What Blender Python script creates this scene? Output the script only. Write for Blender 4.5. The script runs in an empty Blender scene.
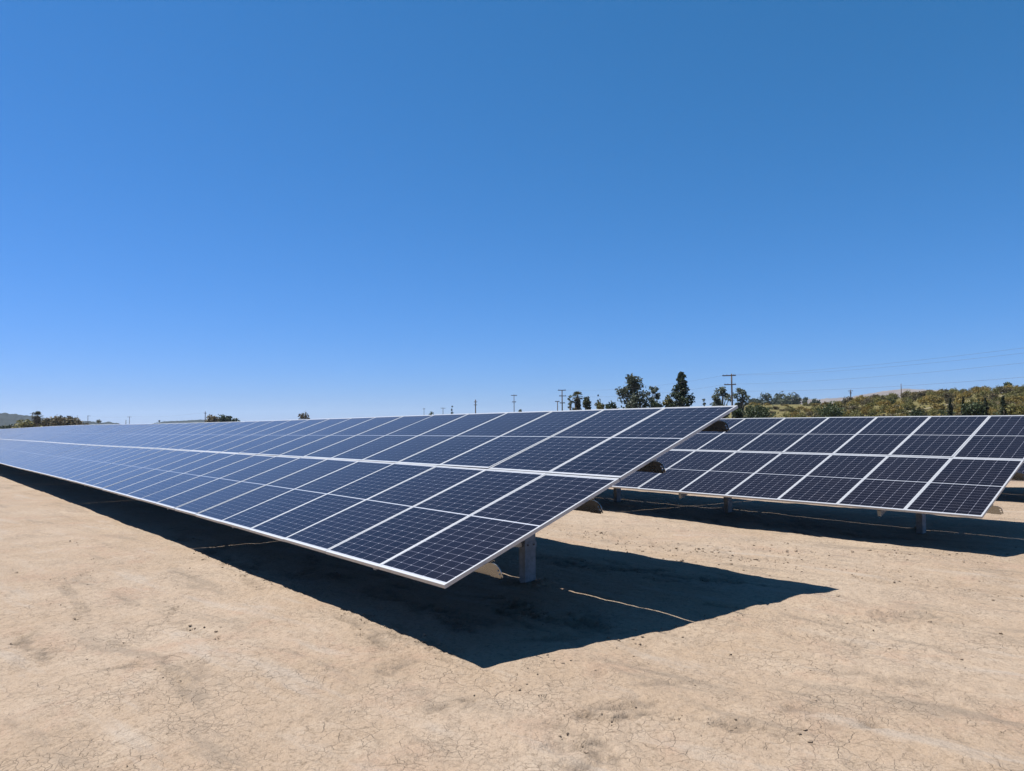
import bpy, bmesh, math, random
import numpy as np
from mathutils import Vector, Matrix

random.seed(7)
RNG = np.random.default_rng(11)
scene = bpy.context.scene
COL = scene.collection

# ------------------------------------------------------------------ camera, sky, sun, exposure
CAMZ = 2.111
F_PX = 725.15
PITCH, ROLL = 0.05044, -0.00764
cam_data = bpy.data.cameras.new('camera')
cam = bpy.data.objects.new('camera', cam_data)
COL.objects.link(cam)
cam_data.sensor_fit = 'HORIZONTAL'
cam_data.sensor_width = 36.0
cam_data.lens = F_PX / 1024 * 36.0
cam_data.clip_start = 0.05
cam_data.clip_end = 40000
cam.matrix_world = Matrix.Translation((0, 0, CAMZ)) @ Matrix.Rotation(math.pi / 2 + PITCH, 4, 'X') @ Matrix.Rotation(ROLL, 4, 'Z')
scene.camera = cam

SUN_AZ, SUN_EL = -1.3373, 1.1006          # azimuth from +Y towards +X
SUN = Vector((math.sin(SUN_AZ) * math.cos(SUN_EL), math.cos(SUN_AZ) * math.cos(SUN_EL), math.sin(SUN_EL)))
world = bpy.data.worlds.new('World')
scene.world = world
world.use_nodes = True
wn = world.node_tree.nodes
sky = wn.new('ShaderNodeTexSky')
sky.sky_type = 'NISHITA'
sky.sun_disc = False
sky.sun_elevation = SUN_EL
sky.sun_rotation = SUN_AZ
sky.altitude = 300
sky.air_density = 1.0
sky.dust_density = 0.0
sky.ozone_density = 8.0
bg = wn['Background']
bg.inputs['Strength'].default_value = 0.05
sep = wn.new('ShaderNodeSeparateColor'); comb = wn.new('ShaderNodeCombineColor')   # clear, deep blue desert sky
world.node_tree.links.new(sky.outputs[0], sep.inputs[0])
for k, (gain, power) in enumerate(((0.42, 1.20), (1.20, 0.75), (1.33, 0.97))):
    pw = wn.new('ShaderNodeMath'); pw.operation = 'POWER'; pw.inputs[1].default_value = power
    ml = wn.new('ShaderNodeMath'); ml.operation = 'MULTIPLY'; ml.inputs[1].default_value = gain
    world.node_tree.links.new(sep.outputs[k], pw.inputs[0]); world.node_tree.links.new(pw.outputs[0], ml.inputs[0])
    world.node_tree.links.new(ml.outputs[0], comb.inputs[k])
world.node_tree.links.new(comb.outputs[0], bg.inputs['Color'])

sun_data = bpy.data.lights.new('sun', 'SUN')
sun_data.energy = 5.0
sun_data.angle = math.radians(0.53)
sun_data.color = (1.0, 0.975, 0.93)
sun = bpy.data.objects.new('sun', sun_data)
COL.objects.link(sun)
sun.rotation_euler = (-SUN).to_track_quat('-Z', 'Y').to_euler()
sun.location = (0, 0, 60)

vs = scene.view_settings
vs.view_transform = 'Standard'
vs.look = 'None'
vs.gamma = 1.0
vs.exposure = 0.98
vs.use_curve_mapping = False

# ------------------------------------------------------------------ helpers
def tag(o, label=None, cat=None, group=None, kind=None):
    if label: o['label'] = label
    if cat: o['category'] = cat
    if group: o['group'] = group
    if kind: o['kind'] = kind
    return o

def empty(name, loc, rz=0.0):
    o = bpy.data.objects.new(name, None)
    COL.objects.link(o)
    o.location = loc
    o.rotation_euler = (0, 0, rz)
    o.empty_display_size = 0.3
    return o

def link(name, mesh, parent=None):
    o = bpy.data.objects.new(name, mesh)
    COL.objects.link(o)
    if parent: o.parent = parent
    return o

class MB:
    def __init__(self):
        self.v, self.f, self.uv = [], [], []
    def quad(self, a, b, c, d):
        n = len(self.v); self.v += [tuple(a), tuple(b), tuple(c), tuple(d)]; self.f.append((n, n + 1, n + 2, n + 3))
    def hexa(self, p):                      # 8 corners: bottom 0-3 ccw, top 4-7 ccw
        n = len(self.v); self.v += [tuple(q) for q in p]
        for q in ((3, 2, 1, 0), (4, 5, 6, 7), (0, 1, 5, 4), (1, 2, 6, 5), (2, 3, 7, 6), (3, 0, 4, 7)):
            self.f.append(tuple(n + k for k in q))
    def box(self, x0, x1, y0, y1, z0, z1):
        self.hexa([(x0, y0, z0), (x1, y0, z0), (x1, y1, z0), (x0, y1, z0), (x0, y0, z1), (x1, y0, z1), (x1, y1, z1), (x0, y1, z1)])
    def tube(self, pts, rad, n=6, cap=True):
        pts = [Vector(p) for p in pts]
        rs = rad if isinstance(rad, (list, tuple)) else [rad] * len(pts)
        base = len(self.v)
        for i, p in enumerate(pts):
            t = (pts[min(i + 1, len(pts) - 1)] - pts[max(i - 1, 0)]).normalized()
            a = t.cross(Vector((0, 0, 1)) if abs(t.z) < .9 else Vector((1, 0, 0))).normalized()
            b = t.cross(a)
            for k in range(n):
                w = 2 * math.pi * k / n
                self.v.append(tuple(p + (a * math.cos(w) + b * math.sin(w)) * rs[i]))
        for i in range(len(pts) - 1):
            for k in range(n):
                k2 = (k + 1) % n
                self.f.append((base + i * n + k, base + i * n + k2, base + (i + 1) * n + k2, base + (i + 1) * n + k))
        if cap:
            self.f.append(tuple(base + k for k in range(n))[::-1])
            m = base + (len(pts) - 1) * n
            self.f.append(tuple(m + k for k in range(n)))
    def mesh(self, name, mat, smooth=False):
        me = bpy.data.meshes.new(name)
        me.from_pydata(self.v, [], self.f)
        me.materials.append(mat)
        if smooth: me.polygons.foreach_set('use_smooth', [True] * len(me.polygons))
        bm = bmesh.new(); bm.from_mesh(me); bmesh.ops.recalc_face_normals(bm, faces=bm.faces); bm.to_mesh(me); bm.free()
        me.update()
        return me
    def build(self, name, mat, parent=None, smooth=False):
        return link(name, self.mesh(name, mat, smooth), parent)

def new_mat(name, rough=0.8, color=None, metallic=0.0):
    m = bpy.data.materials.new(name); m.use_nodes = True
    b = m.node_tree.nodes['Principled BSDF']
    b.inputs['Roughness'].default_value = rough
    b.inputs['Metallic'].default_value = metallic
    if color: b.inputs['Base Color'].default_value = (*color, 1)
    return m, m.node_tree.nodes, m.node_tree.links, b

class NT:
    """tiny node-graph helper"""
    def __init__(self, nodes, links): self.n, self.l = nodes, links
    def put(self, sock, val):
        if hasattr(val, 'default_value') or hasattr(val, 'is_linked'): self.l.new(val, sock)
        else: sock.default_value = val
    def math(self, op, a, b=0.0, clamp=False):
        m = self.n.new('ShaderNodeMath'); m.operation = op; m.use_clamp = clamp
        self.put(m.inputs[0], a); self.put(m.inputs[1], b); return m.outputs[0]
    def noise(self, vec, scale, detail=4, rough=.55, dist=0.0, out='Fac'):
        m = self.n.new('ShaderNodeTexNoise'); m.inputs['Scale'].default_value = scale
        m.inputs['Detail'].default_value = detail; m.inputs['Roughness'].default_value = rough; m.inputs['Distortion'].default_value = dist
        self.l.new(vec, m.inputs['Vector']); return m.outputs[out]
    def mix(self, fac, a, b, mode='MIX'):
        m = self.n.new('ShaderNodeMix'); m.data_type = 'RGBA'; m.blend_type = mode
        self.put(m.inputs[0], fac)
        for s, v in ((m.inputs[6], a), (m.inputs[7], b)):
            if isinstance(v, tuple): s.default_value = (*v, 1)
            else: self.l.new(v, s)
        return m.outputs[2]
    def ramp(self, val, lo, hi, smooth=True):
        m = self.n.new('ShaderNodeMapRange'); m.interpolation_type = 'SMOOTHSTEP' if smooth else 'LINEAR'
        self.put(m.inputs[0], val); m.inputs[1].default_value = lo; m.inputs[2].default_value = hi
        return m.outputs[0]

# ------------------------------------------------------------------ lay of the land (array rows, slopes)
YAW = 0.86672
R_ = np.array([-math.cos(YAW), math.sin(YAW)])        # along the row, away from its near end
Q_ = np.array([math.sin(YAW), math.cos(YAW)])         # across the row, up its slope
P1 = np.array([-0.60244, 6.40359]); Z1 = -1.41934 + CAMZ
P2 = np.array([7.35051, 11.45515]); Z2 = -1.53676 + CAMZ
SK = np.array([0, 5, 10, 18, 30, 50, 90.]); ZK = np.array([0, -.00528, -.03005, -.08467, -.22462, -.37297, -.55319])
TK = np.array([0, 15, 40, 90.]); TV = np.array([0, -.00734, .03236, .003])
def spline(K, V, s):
    s = np.clip(s, K[0], K[-1])
    m = np.gradient(V, K); i = np.clip(np.searchsorted(K, s, side='right') - 1, 0, len(K) - 2); h = K[i + 1] - K[i]; t = (s - K[i]) / h
    return (2*t**3-3*t**2+1)*V[i]+(t**3-2*t**2+t)*h*m[i]+(-2*t**3+3*t**2)*V[i+1]+(t**3-t**2)*h*m[i+1]

def value_noise(x, y, scale, seed):
    x = x * scale; y = y * scale
    xi = np.floor(x).astype(np.int64); yi = np.floor(y).astype(np.int64)
    fx = x - xi; fy = y - yi
    fx = fx*fx*fx*(fx*(fx*6-15)+10); fy = fy*fy*fy*(fy*(fy*6-15)+10)
    def hsh(a, b):
        h = (a * 374761393 + b * 668265263 + seed * 1274126177) & 0xFFFFFFFF
        h = ((h ^ (h >> 13)) * 1274126177) & 0xFFFFFFFF
        return ((h ^ (h >> 16)) & 0xFFFF) / 65535.0
    return (hsh(xi, yi)*(1-fx)+hsh(xi+1, yi)*fx)*(1-fy)+(hsh(xi, yi+1)*(1-fx)+hsh(xi+1, yi+1)*fx)*fy - .5

def ground_base(x, y):
    x = np.asarray(x, float); y = np.asarray(y, float)
    s = (x-P1[0])*R_[0]+(y-P1[1])*R_[1]; t = (x-P1[0])*Q_[0]+(y-P1[1])*Q_[1]
    return spline(SK, ZK, s) - 0.055*np.clip((t-4.6)/4.7, 0, 2)

def pix_ray(px, py):
    a, b = px-512, py-385.5; cr, sr = math.cos(ROLL), math.sin(ROLL); a, b = cr*a+sr*b, -sr*a+cr*b
    c, s = math.cos(PITCH), math.sin(PITCH); v = -b/F_PX
    return np.array([a/F_PX, c-s*v, s+c*v])
def at_ground(px, py, z=0.0):
    d = pix_ray(px, py); return d*((z-CAMZ)/d[2])
def at_dist(px, py, D):
    d = pix_ray(px, py); k = D/math.hypot(d[0], d[1]); p = d*k; return np.array([p[0], p[1], p[2]+CAMZ])

# scuffs and footprints in the soil near the camera: centre, half length, half width, angle, depth, disturbance
DENTS = []
def dent(px, py, a, b, ang, depth, amt): p = at_ground(px, py); DENTS.append((p[0], p[1], a*1.25, b*2.0, ang, depth, min(1.0, amt*1.35)))
dent(566, 746, .10, .06, .4, .012, .3); dent(592, 745, .10, .065, .2, .018, .9); dent(606, 757, .10, .06, .1, .012, .4)
dent(580, 734, .05, .03, .2, .010, .7); dent(578, 768, .10, .05, .2, .015, .8)
dent(608, 708, .20, .05, .25, .014, .8); dent(640, 704, .12, .07, .3, .016, .45); dent(632, 715, .15, .035, .35, .012, 1.0)
dent(590, 716, .10, .04, .4, .010, .7); dent(552, 725, .12, .03, .5, .006, .35)
dent(736, 725, .13, .05, .1, .014, .6); dent(800, 708, .16, .05, .1, .01, .45); dent(912, 680, .2, .06, .0, .01, .35); dent(868, 725, .14, .05, .4, .01, .4)
dent(400, 667, .28, .06, 1.2, .010, .5); dent(440, 706, .16, .05, .2, .012, .5); dent(465, 700, .10, .03, .5, .010, .6)
dent(122, 668, .16, .03, .2, .010, .6); dent(26, 640, .30, .05, 2.2, .012, .6); dent(46, 652, .22, .05, 2.2, .012, .55)
dent(70, 590, .42, .05, 2.25, .010, .4); dent(82, 604, .35, .04, 2.25, .010, .4); dent(176, 622, .2, .05, .3, .008, .4)
dent(200, 672, .24, .06, 2.0, .01, .35); dent(375, 640, .3, .05, 2.1, .012, .45); dent(350, 622, .3, .05, 2.1, .012, .4); dent(255, 583, .4, .05, 2.2, .012, .35)
dent(675, 682, .3, .03, .1, .008, .35); dent(838, 671, .16, .03, -.3, .008, .35); dent(905, 616, .4, .12, .2, .02, .3); dent(560, 640, .3, .05, .3, .01, .4)

ROWANG = math.atan2(R_[1], R_[0])
_rs = random.Random(99)
def dent_line(a, b, cnt, la, lb, dep, amt, jx=10, jy=3):
    for _ in range(cnt):
        u = _rs.random(); p = at_ground(a[0]+(b[0]-a[0])*u+_rs.gauss(0, jx), a[1]+(b[1]-a[1])*u+_rs.gauss(0, jy))
        DENTS.append((p[0], p[1], la*_rs.uniform(.5, 1.4), lb*_rs.uniform(.5, 1.4), ROWANG+_rs.gauss(0, .25), dep*_rs.uniform(.6, 1.3), amt*_rs.uniform(.5, 1.0)))
dent_line((560, 530), (800, 563), 26, .22, .05, .014, .8)           # crumbly bands between the two rows
dent_line((700, 546), (1010, 556), 22, .25, .05, .014, .7)
dent_line((830, 566), (1020, 600), 10, .25, .06, .012, .5)
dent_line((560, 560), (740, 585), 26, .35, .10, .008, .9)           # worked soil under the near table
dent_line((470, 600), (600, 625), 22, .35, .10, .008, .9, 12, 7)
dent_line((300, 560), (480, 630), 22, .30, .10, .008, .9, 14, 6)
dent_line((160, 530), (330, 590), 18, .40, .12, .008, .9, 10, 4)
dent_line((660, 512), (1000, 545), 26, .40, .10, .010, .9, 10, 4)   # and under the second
dent_line((215, 560), (470, 668), 26, .16, .05, .010, .55, 6, 3)    # along the edge of the shadow
dent_line((20, 560), (190, 690), 12, .30, .05, .010, .45, 8, 5)     # old wheel track at left
dent_line((60, 540), (230, 650), 10, .30, .05, .010, .40, 8, 5)
dent_line((500, 700), (960, 740), 14, .14, .05, .010, .5, 30, 16)
dent_line((700, 600), (980, 660), 12, .22, .06, .010, .4, 30, 14)
for _p, _z in ((P1, 0), (P2, 0)):                                    # spoil round the driven posts
    for _s in (1.82, 6.2, 9.74, 13.74):
        _c = _p+R_*_s+Q_*2.58
        for _k in range(4): DENTS.append((_c[0]+_rs.gauss(0, .1), _c[1]+_rs.gauss(0, .1), .2, .13, _rs.random()*3, -.018, .7))

def ground_detail(x, y, base):
    d = np.hypot(x, y-5.0)
    fade = np.clip(1.3-d/45.0, 0, 1)
    z = fade*(.050*value_noise(x, y, .45, 3)+.030*value_noise(x, y, 1.1, 5)+.016*value_noise(x, y, 3.1, 8)+.010*value_noise(x, y, 8.3, 9)+.0055*value_noise(x, y, 19., 10))
    # long shallow ridges left by the grader, parallel to the rows
    t = (x-P1[0])*Q_[0]+(y-P1[1])*Q_[1]; s = (x-P1[0])*R_[0]+(y-P1[1])*R_[1]
    z += fade*.024*value_noise(t, s*.12, 2.2, 21)+fade*.012*value_noise(t, s*.2, 7., 23)
    dist = np.zeros_like(x)
    for (cx, cy, a, b, ang, dep, amt) in DENTS:
        R = 2.2*max(a, b); k = np.nonzero((np.abs(x-cx) < R) & (np.abs(y-cy) < R))[0]
        if not len(k): continue
        xs_, ys_ = x[k], y[k]; dx, dy = xs_-cx, ys_-cy
        u = (dx*math.cos(ang)+dy*math.sin(ang))/a; w = (-dx*math.sin(ang)+dy*math.cos(ang))/b
        rr = np.sqrt(u*u+w*w) + .9*value_noise(xs_, ys_, 14., 31)+.5*value_noise(xs_, ys_, 40., 33)
        m = np.clip(1.25-rr, 0, 1); m = m*m*(3-2*m)
        rim = np.exp(-((rr-1.25)/.22)**2)
        z[k] += -1.5*dep*m + .5*dep*rim + .022*m*value_noise(xs_, ys_, 30., 37)*amt
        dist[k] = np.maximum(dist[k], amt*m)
    return base+z, dist

def ground_z(x, y):
    return float(ground_base(np.array([x]), np.array([y]))[0])

# ------------------------------------------------------------------ materials
def mat_dirt():
    m, n, l, b = new_mat('dry_cracked_dirt', .95)
    T = NT(n, l); b.inputs['Specular IOR Level'].default_value = .15
    co = n.new('ShaderNodeTexCoord').outputs['Object']
    n1 = T.noise(co, .35, 5, .6); n2 = T.noise(co, 1.7, 6, .62, .4); n3 = T.noise(co, 9., 6, .65); n4 = T.noise(co, 70., 4, .7); n6 = T.noise(co, 24., 5, .7, .5); n5 = T.noise(co, .08, 3)
    c = T.mix(T.ramp(n1, .35, .68), (0.245, 0.179, 0.123), (0.278, 0.214, 0.157))
    c = T.mix(T.math('MULTIPLY', T.ramp(n2, .45, .75), .55), c, (0.300, 0.240, 0.182))
    c = T.mix(T.math('MULTIPLY', T.ramp(T.noise(co, .9, 5, .65, .6), .50, .66), .75), c, (0.254, 0.175, 0.123))
    c = T.mix(T.math('MULTIPLY', T.ramp(n5, .45, .7), .35), c, (0.304, 0.240, 0.172))
    c = T.mix(T.math('MULTIPLY', T.ramp(n3, .50, .66), .65), c, (0.235, 0.177, 0.128))
    c = T.mix(T.math('MULTIPLY', T.ramp(n4, .50, .68), .45), c, (0.196, 0.146, 0.109))
    c = T.mix(T.math('MULTIPLY', T.ramp(n4, .50, .25), .22), c, (0.392, 0.333, 0.270))
    c = T.mix(T.math('MULTIPLY', T.ramp(n6, .52, .64), .65), c, (0.153, 0.112, 0.076))
    c = T.mix(T.math('MULTIPLY', T.ramp(n6, .46, .30), .30), c, (0.298, 0.249, 0.193))
    rot = n.new('ShaderNodeMapping'); rot.vector_type = 'TEXTURE'; rot.inputs['Rotation'].default_value = (0, 0, 2.437); rot.inputs['Scale'].default_value = (5, 1, 1); l.new(co, rot.inputs['Vector'])
    st = T.noise(rot.outputs[0], 2.2, 6, .68, .3)
    c = T.mix(T.math('MULTIPLY', T.ramp(st, .53, .68), .55), c, (0.149, 0.119, 0.091))
    c = T.mix(T.math('MULTIPLY', T.ramp(st, .47, .30), .45), c, (0.277, 0.240, 0.203))
    # disturbed, crumbly soil
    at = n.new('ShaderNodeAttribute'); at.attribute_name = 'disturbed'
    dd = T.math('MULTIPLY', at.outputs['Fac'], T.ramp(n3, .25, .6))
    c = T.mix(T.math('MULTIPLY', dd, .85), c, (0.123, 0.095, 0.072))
    # drying cracks, cut by bump, with crevice shade painted into the soil colour
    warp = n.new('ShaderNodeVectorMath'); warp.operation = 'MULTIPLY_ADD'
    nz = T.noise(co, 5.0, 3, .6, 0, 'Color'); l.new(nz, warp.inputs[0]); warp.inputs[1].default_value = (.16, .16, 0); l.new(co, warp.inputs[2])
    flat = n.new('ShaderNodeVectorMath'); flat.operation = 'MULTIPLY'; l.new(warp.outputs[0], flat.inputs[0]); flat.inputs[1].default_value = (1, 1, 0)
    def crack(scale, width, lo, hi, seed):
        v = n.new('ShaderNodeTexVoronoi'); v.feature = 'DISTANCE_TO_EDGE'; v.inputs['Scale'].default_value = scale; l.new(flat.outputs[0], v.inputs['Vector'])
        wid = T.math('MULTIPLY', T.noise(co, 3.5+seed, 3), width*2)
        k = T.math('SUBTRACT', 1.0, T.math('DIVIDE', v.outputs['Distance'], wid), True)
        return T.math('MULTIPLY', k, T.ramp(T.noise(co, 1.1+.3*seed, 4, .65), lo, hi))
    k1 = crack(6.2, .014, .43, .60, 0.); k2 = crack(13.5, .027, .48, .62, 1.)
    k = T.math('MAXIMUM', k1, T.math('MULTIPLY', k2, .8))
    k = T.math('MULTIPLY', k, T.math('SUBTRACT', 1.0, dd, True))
    c = T.mix(T.math('MULTIPLY', k, .38), c, (0.124, 0.087, 0.061))  # shade inside the cracks, mixed into the base colour
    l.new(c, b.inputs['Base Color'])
    hgt = T.math('ADD', T.math('MULTIPLY', n3, .045), T.math('MULTIPLY', n4, .006))
    hgt = T.math('ADD', hgt, T.math('MULTIPLY', n2, .05))
    hgt = T.math('SUBTRACT', hgt, T.math('MULTIPLY', k, .012))
    hgt = T.math('ADD', hgt, T.math('MULTIPLY', T.math('MULTIPLY', T.noise(co, 38., 4, .7), dd), .03))
    bu = n.new('ShaderNodeBump'); bu.inputs['Strength'].default_value = .75; bu.inputs['Distance'].default_value = 1.0
    l.new(hgt, bu.inputs['Height']); l.new(bu.outputs[0], b.inputs['Normal'])
    return m

def mat_cells():
    """one module: 6 x 22 half-cut cells behind glass, white mid strip, thin pale gaps"""
    m, n, l, b = new_mat('solar_cells', .10)
    T = NT(n, l)
    uv = n.new('ShaderNodeUVMap'); uv.uv_map = 'UVMap'
    sep = n.new('ShaderNodeSeparateXYZ'); l.new(uv.outputs[0], sep.inputs[0])
    X, Y = sep.outputs[0], sep.outputs[1]            # metres on the laminate, from its centre
    def grid(v, pitch, half):                          # 1 on a gap line
        fr = T.math('FRACT', T.math('ADD', T.math('DIVIDE', v, pitch), 100.0))
        d = T.math('MULTIPLY', T.math('ABSOLUTE', T.math('SUBTRACT', fr, .5)), pitch)   # distance from cell centre
        return T.math('GREATER_THAN', d, pitch/2-half), d
    px_, py_ = 0.1826, 0.1060
    yy = T.math('SUBTRACT', T.math('ABSOLUTE', Y), .009)
    gx, dx = grid(X, px_, .0019)
    gxs = gx
    gy, dy = grid(yy, py_, .0020)
    # X lines at multiples of the pitch (6 columns, so a line at X=0): shift by half for FRACT
    gx, dx = grid(T.math('ADD', X, px_/2), px_, .0021)
    gx, dx = grid(X, px_, .0021) if False else (gx, dx)
    # cells centred half a pitch from X=0
    gx, dx = grid(T.math('ADD', X, 0.0), px_, .0025)
    corner = T.math('GREATER_THAN', T.math('ADD', dx, dy), px_/2+py_/2-.0075)   # cut cell corners
    mid = T.math('LESS_THAN', yy, 0.0)
    ex = T.math('GREATER_THAN', T.math('ABSOLUTE', X), px_*3+.0005)
    ey = T.math('GREATER_THAN', yy, py_*11+.0005)
    bus_fr = T.math('FRACT', T.math('ADD', T.math('DIVIDE', X, px_/10), 100.5))
    bus = T.math('MULTIPLY', T.math('GREATER_THAN', T.math('ABSOLUTE', T.math('SUBTRACT', bus_fr, .5)), .478), .07)
    line = T.math('MAXIMUM', gx, gy)
    pale = T.math('MAXIMUM', T.math('MAXIMUM', corner, mid), T.math('MAXIMUM', ex, ey))
    co = n.new('ShaderNodeTexCoord').outputs['Object']
    oi = n.new('ShaderNodeObjectInfo')
    cellv = T.noise(co, 5., 1)
    base = T.mix(oi.outputs['Random'], (.0036, .0026, .0042), (.0052, .0038, .0058))
    base = T.mix(T.math('MULTIPLY', cellv, .5), base, (.0062, .0045, .0068))
    base = T.mix(bus, base, (.11, .12, .14))
    base = T.mix(T.math('MULTIPLY', line, .62), base, (.175, .175, .225))
    base = T.mix(T.math('MULTIPLY', pale, .85), base, (.35, .365, .40))
    dust = T.math('MULTIPLY', T.ramp(T.noise(co, 2.3, 5, .65), .3, .8), .010)
    base = T.mix(T.math('ADD', T.math('ADD', dust, T.math('MULTIPLY', T.ramp(T.math('ADD', Y, T.math('MULTIPLY', T.noise(co, 6., 4), .16)), -1.06, -1.22), .05)), .003), base, (.33, .26, .19))
    l.new(base, b.inputs['Base Color'])
    b.inputs['IOR'].default_value = 1.5; b.inputs['Specular IOR Level'].default_value = .12; b.inputs['Sheen Weight'].default_value = 1.0; b.inputs['Sheen Roughness'].default_value = .2; b.inputs['Sheen Tint'].default_value = (.92, .93, 1, 1)   # anti-reflective glass
    l.new(T.math('ADD', T.math('MULTIPLY', T.noise(co, 3., 4), .06), .05), b.inputs['Roughness'])
    return m

def mat_metal(name, col, rough, metallic, var=.12, scale=14.):
    m, n, l, b = new_mat(name, rough, None, metallic)
    T = NT(n, l); co = n.new('ShaderNodeTexCoord').outputs['Object']
    f = T.noise(co, scale, 4, .6)
    c2 = tuple(max(0, c*(1-2.2*var)) for c in col)
    l.new(T.mix(T.ramp(f, .35, .7), col, c2), b.inputs['Base Color'])
    l.new(T.math('ADD', T.math('MULTIPLY', f, .2), rough-.1), b.inputs['Roughness'])
    return m

def mat_leaf(name, a, bcol, c, rough=.6):
    m, n, l, b = new_mat(name, rough)
    T = NT(n, l); b.inputs['Specular IOR Level'].default_value = .25
    g = n.new('ShaderNodeNewGeometry'); oi = n.new('ShaderNodeObjectInfo')
    rnd = g.outputs['Random Per Island']
    col = T.mix(rnd, a, bcol)
    co = n.new('ShaderNodeTexCoord').outputs['Object']
    col = T.mix(T.ramp(T.noise(co, .9, 3), .45, .62), col, c)
    hsv = n.new('ShaderNodeHueSaturation'); l.new(col, hsv.inputs['Color'])
    l.new(T.math('ADD', T.math('MULTIPLY', oi.outputs['Random'], .5), .75), hsv.inputs['Value'])
    l.new(hsv.outputs[0], b.inputs['Base Color'])
    # light passing through leaves
    tr = n.new('ShaderNodeBsdfTranslucent'); l.new(hsv.outputs[0], tr.inputs['Color'])
    mx = n.new('ShaderNodeMixShader'); mx.inputs[0].default_value = .25
    l.new(b.outputs[0], mx.inputs[1]); l.new(tr.outputs[0], mx.inputs[2]); l.new(mx.outputs[0], n['Material Output'].inputs['Surface'])
    return m

def mat_plain(name, col, rough=.9, var=.3, scale=3.):
    m, n, l, b = new_mat(name, rough)
    T = NT(n, l); co = n.new('ShaderNodeTexCoord').outputs['Object']
    c2 = tuple(c*(1-var) for c in col)
    l.new(T.mix(T.ramp(T.noise(co, scale, 5, .6), .35, .68), col, c2), b.inputs['Base Color'])
    b.inputs['Specular IOR Level'].default_value = .2
    return m

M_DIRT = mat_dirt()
M_CELL = mat_cells()
M_FRAME = mat_metal('aluminium_frame', (.43, .43, .43), .42, .45, .03)
M_GALV = mat_metal('galvanised_steel', (.215, .235, .255), .5, .15, .12)
M_STEEL = mat_metal('zinc_purlin', (.36, .355, .34), .28, 1.0, .04)
M_BOLT = mat_metal('dark_bolt', (.12, .12, .12), .5, .6)
M_BACK = mat_plain('dark_glass_back', (.05, .05, .055), .6, .04)
M_BOX = mat_plain('black_junction_box', (.02, .02, .02), .5, .1)
M_WOOD = mat_plain('weathered_pole_wood', (.10, .080, .066), .9, .3, 2.)
M_WIRE = mat_plain('wire', (.10, .10, .11), .6, .1)
M_BARK = mat_plain('bark', (.17, .14, .11), .95, .4, 2.)
M_EUC = mat_leaf('eucalyptus_leaves', (0.048, 0.059, 0.037), (0.092, 0.100, 0.068), (0.064, 0.078, 0.048))
M_DENSE = mat_leaf('dark_leaves', (0.022, 0.035, 0.014), (0.050, 0.066, 0.027), (0.032, 0.048, 0.018))
M_OLIVE = mat_leaf('olive_leaves', (0.076, 0.080, 0.024), (0.144, 0.132, 0.040), (0.112, 0.096, 0.028))
M_YELL = mat_leaf('yellow_brown_leaves', (0.164, 0.116, 0.030), (0.240, 0.172, 0.050), (0.152, 0.136, 0.040))
M_CYP = mat_leaf('cypress_leaves', (0.014, 0.022, 0.010), (0.029, 0.040, 0.019), (0.020, 0.030, 0.014))
M_BROWN = mat_leaf('brownish_leaves', (0.068, 0.062, 0.029), (0.120, 0.096, 0.048), (0.092, 0.068, 0.038))
M_FROND = mat_leaf('palm_fronds', (0.040, 0.050, 0.019), (0.076, 0.080, 0.034), (0.088, 0.070, 0.037))
M_HILL = mat_plain('dry_hill_soil', (.125, .105, .036), .95, .45, .35)
M_TRACK = mat_plain('pale_dirt_track', (.20, .165, .12), .95, .15, .3)

# ------------------------------------------------------------------ ground: one sheet to the horizon
def axis(lo, hi, step, far, g):
    core = list(np.arange(lo, hi+1e-6, step))
    a, st = [hi], step
    while a[-1] < far: st *= g; a.append(a[-1]+st)
    c, st = [lo], step
    while c[-1] > -far: st *= g; c.append(c[-1]-st)
    return np.array(c[1:][::-1]+core+a[1:])
def build_ground():
    xs = axis(-5.2, 6.4, .034, 9000, 1.05); ys = axis(3.6, 10.5, .034, 9000, 1.05)
    X, Y = np.meshgrid(xs, ys)
    x = X.ravel(); y = Y.ravel()
    z, dist = ground_detail(x, y, ground_base(x, y))
    nx, ny = len(xs), len(ys)
    me = bpy.data.meshes.new('ground')
    me.vertices.add(nx*ny); me.vertices.foreach_set('co', np.stack([x, y, z], 1).ravel())
    i = np.arange(nx*ny).reshape(ny, nx)
    q = np.stack([i[:-1, :-1], i[:-1, 1:], i[1:, 1:], i[1:, :-1]], -1).reshape(-1, 4)
    me.loops.add(q.size); me.loops.foreach_set('vertex_index', q.ravel().astype(np.int32))
    me.polygons.add(len(q)); me.polygons.foreach_set('loop_start', np.arange(0, q.size, 4, dtype=np.int32))
    me.polygons.foreach_set('use_smooth', np.ones(len(q), bool))
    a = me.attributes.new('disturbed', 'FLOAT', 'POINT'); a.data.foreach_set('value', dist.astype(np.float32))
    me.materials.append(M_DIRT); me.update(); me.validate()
    tag(link('ground', me), kind='structure')
build_ground()

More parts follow.
